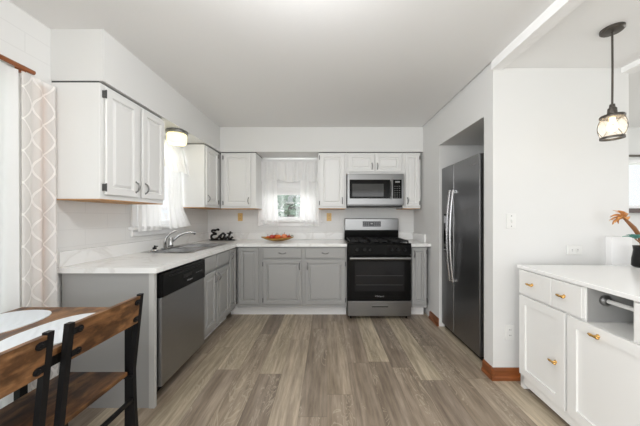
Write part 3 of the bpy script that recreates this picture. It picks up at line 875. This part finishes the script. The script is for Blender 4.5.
# ------------------------------------------------------------------ pendant
pd = thing('pendant_lamp', 'glass lantern pendant lamp hanging on a dark rod over the sideboard', 'pendant lamp', (1.717, 1.505, 2.37))
bm = bmesh.new(); lathe(bm, [(.0, 0), (.054, 0), (.054, -.014), (.048, -.020), (0.008, -.024), (.0, -.03)], 32)
obj('canopy', bm, M['bronze'], pd)
bm = bmesh.new(); tube(bm, [(0, 0, -.02), (0.002, 0, -.25), (0, 0, -.46)], .005, 8); obj('cord', bm, M['bronze'], pd)
bm = bmesh.new(); lathe(bm, [(0, -.455), (.012, -.456), (.014, -.475), (.020, -.480), (.022, -.510), (.020, -.52)], 20); obj('socket_cap', bm, M['bronze'], pd)
sh = bmesh.new(); lathe(sh, [(.020, -.515), (.052, -.522), (.056, -.530), (.054, -.538), (.048, -.536)], 32); shd = obj('shade_cap', sh, M['bronze'], pd)
bm = bmesh.new(); lathe(bm, [(.050, -.535), (.056, -.555), (.057, -.595), (.056, -.63), (.050, -.655)], 32); bm.faces.ensure_lookup_table()
caps = [f for f in bm.faces if len(f.verts) > 4]; bmesh.ops.delete(bm, geom=caps, context='FACES_ONLY')
obj('glass_shade', bm, M['seeded'], pd, smooth=True, solid=.003)
bm = bmesh.new()
NN = 32
for k in range(NN):
    a0, a1 = 2*PI*k/NN, 2*PI*(k+1)/NN
    q = []
    for (r_, z_) in ((.042, -.652), (.054, -.652), (.054, -.664), (.042, -.664)):
        q.append((bm.verts.new((r_*math.cos(a0), r_*math.sin(a0), z_)), bm.verts.new((r_*math.cos(a1), r_*math.sin(a1), z_))))
    for i in range(4):
        j = (i+1) % 4; bm.faces.new((q[i][0], q[i][1], q[j][1], q[j][0]))
obj('bottom_ring', bm, M['bronze'], pd)
for k in range(4):
    for s in (1, -1):
        bm = bmesh.new(); pts = []
        for i in range(9):
            t = i/8; a = k*PI/2+PI/4+s*(t-.5)*1.5; z = -.535-.12*t; r_ = .056+.006*math.sin(PI*t)
            pts.append((r_*math.cos(a), r_*math.sin(a), z))
        tube(bm, pts, .0014, 6); obj('wire_strap', bm, M['bronze'], pd)
bm = bmesh.new(); lathe(bm, [(0, -.525), (.013, -.53), (.013, -.55), (.019, -.57), (.025, -.595), (.019, -.615), (0, -.625)], 16); obj('bulb', bm, M['bulb'], pd, smooth=True)

# ------------------------------------------------------------------ curtains
def curtain(name, label, parent, p0, p1, nrm, zt, zb_fn, folds, amp, m, nx=90, nz=30, flare=0.0, gather=None, top_amp=0.5, ph=0.0):
    """cloth hung from p0 to p1 (xy).  nrm is the outward direction of the folds"""
    bm = bmesh.new(); p0 = Vector((*p0, 0)); p1 = Vector((*p1, 0)); n = Vector((*nrm, 0)); d = p1-p0
    g = []
    for j in range(nz+1):
        t = j/nz; row = []
        for i in range(nx+1):
            u = i/nx; zb = zb_fn(u); z = zt+(zb-zt)*t
            uu = u
            if gather: uu = gather(u, t)
            a = amp*(top_amp+(1-top_amp)*t)
            off = a*(math.sin(2*PI*folds*u+ph)+.4*math.sin(2*PI*folds*1.7*u+1+ph+t*.7))
            p = p0+d*uu+n*(off+flare*t)
            row.append(bm.verts.new((p.x, p.y, z)))
        g.append(row)
    for j in range(nz):
        for i in range(nx): bm.faces.new((g[j][i], g[j][i+1], g[j+1][i+1], g[j+1][i]))
    o = obj(name, bm, m, parent, smooth=True)
    if label: o['label'] = label
    return o


# long curtains in front of the patio door
cr = thing('curtain_rod', 'orange-brown wooden curtain rod over the patio door curtains', 'curtain rod', (0, 0, 0))
bm = bmesh.new(); tube(bm, [(-1.695, -.2, 2.068), (-1.695, 1.445, 2.068)], .013, 12); obj('rod', bm, M['oak'], cr)
for y in (-.1, 1.40): obj('bracket', boxes((XL, -1.695, y-.008, y+.008, 2.048, 2.083)), M['oak'], cr)
tag(curtain('long_curtain', None, None, (-1.70, -.15), (-1.70, 1.375), (1, 0), 2.047, lambda u: .05, 10, .032, M['curtain'], nx=240, top_amp=.2),
    'plain white sheer long curtain over the patio door', 'curtain')
tag(curtain('long_curtain', None, None, (-1.695, 1.385), (-1.70, 1.565), (1, 0), 2.047, lambda u: .05, 2.5, .012, M['trellis'], nx=60,
    gather=lambda u, t: u*(1+.10*t)), 'sheer long curtain with woven trellis pattern beside the wall cabinet', 'curtain')


def scallop(z, a, k):
    return lambda u: z-a*abs(math.sin(PI*k*u))


# back window curtains
kr = thing('curtain_rod', 'thin white curtain rod across the back window', 'curtain rod')
bm = bmesh.new(); tube(bm, [(-.99, YB-.045, 2.03), (-.09, YB-.045, 2.03)], .007, 8); obj('rod', bm, M['trimwhite'], kr)
for x in (-.985, -.095): obj('bracket', boxes((x-.006, x+.006, YB-.045, YB-.018, 2.02, 2.04)), M['trimwhite'], kr)
tag(curtain('curtain_valance', None, None, (-.98, YB-.07), (-.10, YB-.07), (0, -1), 2.03, lambda u: 1.775-.04*abs(math.sin(PI*2.5*u+.6)), 9, .015, M['kcurtain'], nx=150, nz=12),
    'ruffled white valance across the top of the back window', 'valance')
tag(curtain('cafe_curtain', None, None, (-.97, YB-.045), (-.69, YB-.045), (0, -1), 1.86, lambda u: 1.10+.03*math.sin(3*u), 3.2, .014, M['kcurtain'], nx=70,
    gather=lambda u, t: u*(.86+.12*t)-.12*t*(1-u)), 'short white cafe curtain on the left side of the back window', 'curtain')
tag(curtain('cafe_curtain', None, None, (-.38, YB-.045), (-.12, YB-.045), (0, -1), 1.86, lambda u: 1.115+.015*math.sin(5*u), 3.2, .014, M['kcurtain'], nx=70, ph=1,
    gather=lambda u, t: u*(1+.02*t)-.05*t*(1-u)), 'short white cafe curtain on the right side of the back window', 'curtain')
bl = thing('window_blind', 'white blind pulled halfway down inside the back window', 'blind')
obj('blind_slats', boxes(*[(-.895, -.185, YB+.015, YB+.035, 1.585+.024*k, 1.607+.024*k) for k in range(16)]), M['trimwhite'], bl)
obj('bottom_rail', boxes((-.895, -.185, YB+.012, YB+.038, 1.56, 1.583)), M['trimwhite'], bl, bevel=.002)
obj('head_rail', boxes((-.895, -.185, YB+.008, YB+.04, 1.968, 1.989)), M['trimwhite'], bl)
# sink window curtains (left wall)
kr = thing('curtain_rod', 'thin white curtain rod across the sink window', 'curtain rod')
bm = bmesh.new(); tube(bm, [(XL+.05, 2.20, 2.03), (XL+.05, 2.905, 2.03)], .007, 8); obj('rod', bm, M['trimwhite'], kr)
for y in (2.205, 2.90): obj('bracket', boxes((XL+.018, XL+.05, y-.006, y+.006, 2.02, 2.04)), M['trimwhite'], kr)
tag(curtain('curtain_valance', None, None, (XL+.075, 2.20), (XL+.075, 2.905), (1, 0), 2.03, lambda u: 1.74-.03*abs(math.sin(PI*2.5*u)), 8, .014, M['kcurtain'], nx=120, nz=12, flare=.07),
    'ruffled white valance across the top of the sink window', 'valance')
tag(curtain('cafe_curtain', None, None, (XL+.05, 2.23), (XL+.05, 2.55), (1, 0), 1.86, lambda u: 1.105, 4, .010, M['kcurtain'], nx=70),
    'short white cafe curtain on the left side of the sink window', 'curtain')
tag(curtain('cafe_curtain', None, None, (XL+.05, 2.63), (XL+.05, 2.90), (1, 0), 1.86, lambda u: 1.11+.02*u, 4, .012, M['kcurtain'], nx=70, flare=.03,
    gather=lambda u, t: u*(1+.55*max(0, (t-.72)/.28)) if t > .72 else u), 'short white cafe curtain on the right side of the sink window', 'curtain')

# ------------------------------------------------------------------ "Eat" sign
def cr_spline(P, n=6):
    out = []
    for i in range(len(P)-1):
        p0 = P[max(0, i-1)]; p1 = P[i]; p2 = P[i+1]; p3 = P[min(len(P)-1, i+2)]
        for k in range(n):
            t = k/n
            out.append(tuple(0.5*((2*p1[d])+(-p0[d]+p2[d])*t+(2*p0[d]-5*p1[d]+4*p2[d]-p3[d])*t*t+(-p0[d]+3*p1[d]-3*p2[d]+p3[d])*t**3) for d in range(2)))
    out.append(P[-1]); return out


es = thing('word_sign', 'black cursive Eat sign standing in the counter corner', 'sign', (-1.63, 3.47, .911), 0)
strokes = {'letter_e': [(.118, .128), (.10, .140), (.07, .128), (.045, .133), (.03, .118), (.05, .098), (.085, .085), (.06, .082), (.03, .066), (.02, .040), (.04, .018), (.075, .018), (.105, .035), (.13, .060)],
           'letter_a': [(.185, .082), (.165, .088), (.142, .070), (.135, .035), (.15, .020), (.17, .030), (.187, .060), (.192, .085), (.186, .045), (.19, .022), (.205, .024), (.225, .05)],
           'letter_t': [(.262, .115), (.245, .075), (.235, .035), (.245, .020), (.262, .024), (.285, .045)]}
for nm, P in strokes.items():
    P = [(x*1.12, z*1.08) for x, z in P]; S = cr_spline(P); bm = bmesh.new()
    tube(bm, [(x, 0, z) for x, z in S], [.0118+.005*abs(math.sin(i*.35)) for i in range(len(S))], 8, ry=1.0); obj(nm, bm, M['black'], es)
bm = bmesh.new(); tube(bm, [(x, 0, z) for x, z in cr_spline([(.24, .095), (.275, .099), (.32, .104)])], .0075, 8); obj('letter_t_bar', bm, M['black'], es)
bm = bmesh.new(); tube(bm, [(x, 0, z) for x, z in cr_spline([(.0, .007), (.06, .012), (.16, .007), (.25, .009), (.35, .007)])], .008, 8, ry=1.0); obj('underline', bm, M['black'], es)
obj('base_bar', boxes((.02, .30, -.012, .012, 0, .006)), M['black'], es)

# ------------------------------------------------------------------ dish of autumn pieces
dsn = Vector((-.66, 3.33, .911))
bm = bmesh.new()
NX, NY = 28, 10
g = []
for i in range(NX+1):
    u = -1+2*i/NX; row = []
    wdt = .10*(1-abs(u)**2.2)**.6+.004 if abs(u) < 1 else .004
    for j in range(NY+1):
        v = -1+2*j/NY
        z = .006+.036*max(v*v*(1-abs(u)**3), 0)+.055*abs(u)**2.2
        row.append(bm.verts.new((u*.22, v*wdt, z)))
    g.append(row)
for i in range(NX):
    for j in range(NY): bm.faces.new((g[i][j], g[i+1][j], g[i+1][j+1], g[i][j+1]))
bowl_o = obj('serving_dish', bm, M['wicker'], None, smooth=True, solid=.006)
bowl_o.location = dsn; tag(bowl_o, 'boat-shaped brown dish of autumn gourds on the back counter', 'dish')


def gourd(name, label, cat, loc, r, m, lobes=8, squash=.8, group=None, st=True):
    t = thing(name, label, cat, loc, random.random()*3, group)
    bm = bmesh.new(); N, K = 24, 12; rings = []
    for k in range(K+1):
        a = -PI/2+PI*k/K; ring = []
        for i in range(N):
            b = 2*PI*i/N; rr = r*math.cos(a)*(1-.07*abs(math.sin(lobes*b/2))) if lobes else r*math.cos(a)
            zz = r*squash*math.sin(a)*(1-.25*max(0, math.sin(a))*(1-min(1, abs(math.cos(a))*2.2)))
            ring.append(bm.verts.new((rr*math.cos(b), rr*math.sin(b), zz+r*squash)))
        rings.append(ring)
    for a_, b_ in zip(rings, rings[1:]):
        for i in range(N): bm.faces.new((a_[i], a_[(i+1) % N], b_[(i+1) % N], b_[i]))
    obj('fruit_body', bm, m, t, smooth=True)
    if st:
        bm = bmesh.new(); tube(bm, [(0, 0, r*squash*1.7), (.002, 0, r*squash*2+.006), (.006, .003, r*squash*2+.018)], [.004, .003, .0035], 8); obj('stem', bm, M['stem'], t)
    return t


X0, Y0, Z0 = dsn
gourd('apple', 'red apple near the middle-left of the brown dish', 'fruit', (X0-.068, Y0-.02, Z0+.026), .037, M['red'], 0, .9)
gourd('apple', 'small red apple behind the orange pumpkin in the dish', 'fruit', (X0-.03, Y0+.055, Z0+.034), .031, M['red'], 0, .9)
gourd('pumpkin', 'orange mini pumpkin topmost in the middle of the dish', 'pumpkin', (X0+.01, Y0-.01, Z0+.026), .042, M['orange'])
gourd('gourd', 'peach gourd with dark stalk right of the orange pumpkin', 'gourd', (X0+.092, Y0-.008, Z0+.026), .042, M['peach'], 6, .9)
gourd('pumpkin', 'tiny orange pumpkin at the left end of the dish', 'pumpkin', (X0-.128, Y0, Z0+.030), .027, M['orange'])
gourd('apple', 'red apple right of the peach gourd in the dish', 'fruit', (X0+.155, Y0+.005, Z0+.040), .024, M['red'], 0, .9)


def leaf_bm(L=.05, Wd=.02, curl=.01, n=8):
    bm = bmesh.new(); prev = None
    for i in range(n+1):
        t = i/n; ww = Wd*math.sin(PI*min(1, t*.96+.02))**.8
        z = curl*math.sin(PI*t)
        row = [bm.verts.new((t*L, -ww/2, z+.15*ww)), bm.verts.new((t*L, 0, z)), bm.verts.new((t*L, ww/2, z+.15*ww))]
        if prev:
            for k in range(2): bm.faces.new((prev[k], prev[k+1], row[k+1], row[k]))
        prev = row
    return bm


lf = obj('leaf', leaf_bm(.055, .03, .008), M['greenleaf'], None, smooth=True, solid=.001)
lf.location = (X0+.17, Y0-.03, Z0+.064); lf.rotation_euler = (0.3, -.15, .2); tag(lf, 'green leaf at the right end of the brown dish', 'leaf')

# ------------------------------------------------------------------ vase with dried flowers on the sideboard
cx, cy, cz = 2.195, 1.74, .886
vz = thing('flower_vase', 'black vase of dried brown flowers at the right edge', 'vase', (cx, cy, cz))
bm = bmesh.new(); lathe(bm, [(.040, 0), (.052, .01), (.050, .06), (.042, .12), (.046, .15), (.038, .15), (.034, .12), (.034, .03), (0, .02)], 24)
obj('vase_body', bm, M['black'], vz, smooth=True)
stems = thing('dried_flower', 'tall dried orange-brown flower leaning left out of the black vase', 'flower', (cx, cy, cz+.05))
tip = Vector((-.125, .0, .29))
bm = bmesh.new(); tube(bm, [(0, 0, -.02), (.0, 0, .10), (-.02, 0, .17), (-.06, 0, .225), tuple(tip)], [.008, .010, .012, .013, .008], 8); obj('stem', bm, M['stem'], stems)
rnd = random.Random(3)
for k in range(26):
    a = rnd.uniform(-1.3, 1.3); b = rnd.uniform(-.9, .9)
    bm = leaf_bm(rnd.uniform(.045, .08), .032, .014)
    o = obj('petal', bm, M['tan'], stems, smooth=True, solid=.0015)
    dirv = Vector((-math.cos(a)*math.cos(b), math.sin(b), math.sin(a)*math.cos(b)*.8+.15)).normalized()
    o.rotation_mode = 'QUATERNION'; o.rotation_quaternion = dirv.to_track_quat('X', 'Z'); o.location = tip
suc = thing('succulent', 'teal succulent rosette tucked beside the dried flower', 'plant', (cx-.085, cy-.03, cz+.20))
bm = bmesh.new(); tube(bm, [(.085, .03, -.13), (.06, .02, -.03), (0, 0, 0)], .005, 8); obj('stem', bm, M['stem'], suc)
for k in range(16):
    a = k*2.4; el = .15+.07*k/1.2
    o = obj('leaf', leaf_bm(.062-.0018*k, .026, .008), M['teal'], suc, smooth=True, solid=.003)
    dirv = Vector((math.cos(a)*math.cos(el), math.sin(a)*math.cos(el), math.sin(el)))
    o.rotation_mode = 'QUATERNION'; o.rotation_quaternion = dirv.to_track_quat('X', 'Z'); o.location = (0, 0, 0)

# ------------------------------------------------------------------ dining table, chairs, placemats
tb = thing('dining_table', 'rustic brown dining table with black iron legs', 'table', (0, 0, 0))
TX0, TX1, TY0, TY1 = -1.645, -1.005, .20, 1.35
obj('tabletop', boxes((TX0, TX1, TY0, TY1, .725, .75)), M['rustic'], tb, bevel=0.002)
obj('apron', boxes((TX0+.02, TX1-.01, TY1-.045, TY1-.02, .685, .725), (TX0+.02, TX1-.01, TY0+.02, TY0+.045, .685, .725),
                   (TX0+.02, TX0+.045, TY0+.045, TY1-.045, .685, .725), (TX1-.035, TX1-.01, TY0+.045, TY1-.045, .685, .725)), M['iron'], tb)
for x in (TX0+.02, TX1-.045):
    for y in (TY0+.02, TY1-.055): obj('leg', boxes((x, x+.035, y, y+.035, 0, .685)), M['iron'], tb, bevel=0.002)


def chair(label, y0):
    """backrest towards +x, chair spans y0..y0+.35"""
    r = thing('dining_chair', label, 'chair', (-.993, y0, 0), 0, None)
    Wc = .375
    def post(y):
        bm = bmesh.new(); t = .0105
        P = [(0.012, 0), (-.004, .25), (-.010, .45), (.0105, .65), (.030, .84)]
        rings = []
        for x, z in P:
            rings.append([bm.verts.new((x+a*t, y+b*t*1.0, z)) for a, b in ((-1, -1), (1, -1), (1, 1), (-1, 1))])
        for a, b in zip(rings, rings[1:]):
            for k in range(4): bm.faces.new((a[k], a[(k+1) % 4], b[(k+1) % 4], b[k]))
        bm.faces.new(rings[0][::-1]); bm.faces.new(rings[-1]); return bm
    for y in (.0105, Wc-.0105):
        obj('back_post', post(y), M['iron'], r)
    # backrest plank, leaning with the posts (in front of them, on the seat side)
    def sl(z): return .0105+(z-.65)*.1026
    bm = bmesh.new(); z0, z1 = .695, .832
    vs = []
    for y in (.021, Wc-.021):
        for (dx, z) in ((-.012, z0), (.010, z0), (.010, z1), (-.012, z1)): vs.append(bm.verts.new((sl(z)+dx, y, z)))
    for f in ((0, 1, 2, 3), (7, 6, 5, 4), (0, 4, 5, 1), (1, 5, 6, 2), (2, 6, 7, 3), (3, 7, 4, 0)): bm.faces.new([vs[i] for i in f])
    bp = obj('backrest', bm, M['rustic'], r, bevel=0.0015)
    for y in (.036, Wc-.036):
        for z in (.72, .805):
            bm = bmesh.new(); x = sl(z)+.010; sgn = 1 if y < .1 else -1
            lathe(bm, [(.014, x-.001), (.014, x+.004), (.007, x+.005), (.006, x+.009), (0, x+.010)], 14, (0, y+sgn*.006, z), 'x')
            box(bm, x-.001, x+.003, min(y+sgn*.006, y-sgn*.018), max(y+sgn*.006, y-sgn*.018), z-.012, z+.012)
            obj('bolt_bracket', bm, M['iron'], bp)
    obj('seat', boxes((-.345, -.02, -.0+.004, Wc-.03, .43, .45)), M['rustic'], r, bevel=0.002)
    obj('seat_frame', boxes((-.345, -.07, .004, .024, .408, .43), (-.345, -.07, Wc-.05, Wc-.03, .408, .43), (-.345, -.325, .024, Wc-.05, .408, .43), (-.09, -.07, .024, Wc-.05, .408, .43), (-.07, .0, .0, .02, .412, .43), (-.07, .0, Wc-.03, Wc-.01, .412, .43)), M['iron'], r)
    for y in (.004, Wc-.05): obj('front_leg', boxes((-.345, -.323, y, y+.022, 0, .408)), M['iron'], r)
    for y in (.006, Wc-.022): obj('stretcher', boxes((-.323, 0, y, y+.014, .10, .115)), M['iron'], r)
    obj('back_stretcher', boxes((-.012, .004, .025, Wc-.025, .295, .312)), M['iron'], r)
    return r


chair('rustic wood and black iron chair nearest the grey end panel', .925)
chair('rustic wood and black iron chair cut by the left edge, nearer viewer', .500)


def oval(a, b, n=48, e=2.3, z0=0, z1=.004):
    bm = bmesh.new(); R = []
    for z, k in ((z0, 1), (z1, 1), (z1+.0005, .9), (z1, .86), (z1+.0002, .5)):
        R.append([bm.verts.new((a*k*math.copysign(abs(math.cos(2*PI*i/n))**(2/e), math.cos(2*PI*i/n)), b*k*math.copysign(abs(math.sin(2*PI*i/n))**(2/e), math.sin(2*PI*i/n)), z)) for i in range(n)])
    for p, q in zip(R, R[1:]):
        for i in range(n): bm.faces.new((p[i], p[(i+1) % n], q[(i+1) % n], q[i]))
    bm.faces.new(R[0][::-1]); bm.faces.new(R[-1]); return bm


def placemat_mat():
    m = mat('leaf_ribbed_placemat', srgb(226, 232, 238), 0.55); nt = m.node_tree; L = nt.links.new
    b = nt.nodes['Principled BSDF']; tc = node(nt, 'ShaderNodeTexCoord')
    wv = node(nt, 'ShaderNodeTexWave', wave_type='BANDS', bands_direction='DIAGONAL'); wv.inputs['Scale'].default_value = 14; wv.inputs['Distortion'].default_value = 4
    L(tc.outputs['Object'], wv.inputs['Vector']); bp = node(nt, 'ShaderNodeBump'); bp.inputs['Strength'].default_value = .5; bp.inputs['Distance'].default_value = .004
    L(wv.outputs['Fac'], bp.inputs['Height']); L(bp.outputs[0], b.inputs['Normal']); return m


PMM = placemat_mat()
pm = obj('placemat', oval(.155, .165), PMM, None); pm.location = (-1.50, 1.135, .750); tag(pm, 'white oval placemat at the table edge nearest the curtains', 'placemat')
pm = obj('placemat', oval(.135, .185, e=2.6), PMM, None); pm.location = (-1.142, 1.075, .750); pm.rotation_euler = (0, 0, -.05); tag(pm, 'white rounded placemat between the two chair backs and table centre', 'placemat')

# ------------------------------------------------------------------ outside
struct('ground_outside', boxes((-14, 14, -14, 22, -.35, -.25)), M['grass'], 'lawn outside the windows', 'ground')
hs = thing('neighbour_house', 'pale neighbouring house seen through the back window', 'house', (-1.5, 12, -.25))
obj('house_wall', boxes((-4, 4.5, 0, 4, 0, 3.2)), M['siding'], hs)
bm = bmesh.new()
vs = [bm.verts.new(p) for p in ((-4.3, -.3, 3.2), (4.8, -.3, 3.2), (4.8, 4.3, 3.2), (-4.3, 4.3, 3.2), (-4.3, 2, 4.8), (4.8, 2, 4.8))]
for f in ((0, 1, 5, 4), (3, 4, 5, 2), (0, 4, 3), (1, 2, 5), (0, 3, 2, 1)): bm.faces.new([vs[i] for i in f])
obj('roof', bm, M['roof'], hs)
for x in (-2.8, -.5, 1.6): 
    wf = obj('window', boxes((x, x+1, -.05, 0, 1.0, 2.2)), M['trimwhite'], hs)
    obj('pane', boxes((x+.08, x+.92, -.06, -.05, 1.08, 2.12)), M['gap'], wf)


def bush(name, label, loc, r, seed, n=260):
    rr = random.Random(seed); t = thing(name, label, 'tree' if 'tree' in name else 'shrub', loc)
    bm = bmesh.new()
    for k in range(n):
        a, b = rr.uniform(0, 2*PI), math.acos(rr.uniform(-1, 1)); q = r*rr.uniform(.55, 1)
        c = Vector((q*math.sin(b)*math.cos(a), q*math.sin(b)*math.sin(a), r*1.25+q*math.cos(b)))
        s = r*.12
        d1 = Vector((rr.uniform(-1, 1), rr.uniform(-1, 1), rr.uniform(-1, 1))).normalized()*s; d2 = d1.orthogonal().normalized()*s*.6
        bm.faces.new([bm.verts.new(c+x) for x in (-d1, -d2*.8, d1, d2)])
    obj('foliage', bm, M['foliage'], t)
    bm = bmesh.new(); tube(bm, [(0, 0, 0), (.03*r, 0, r*.6), (0, .03*r, r*1.3)], [r*.09, r*.07, r*.04], 8); obj('trunk', bm, M['bark'], t)
    return t


bush('garden_tree', 'leafy tree left in the view through the back window', (-1.9, 7.6, -.25), 1.2, 1)
bush('garden_tree', 'leafy tree right in the view through the back window', (-.2, 9.2, -.25), 1.3, 2)
bush('garden_shrub', 'green shrub low outside the sink window', (-3.6, 3.4, -.25), .8, 3)
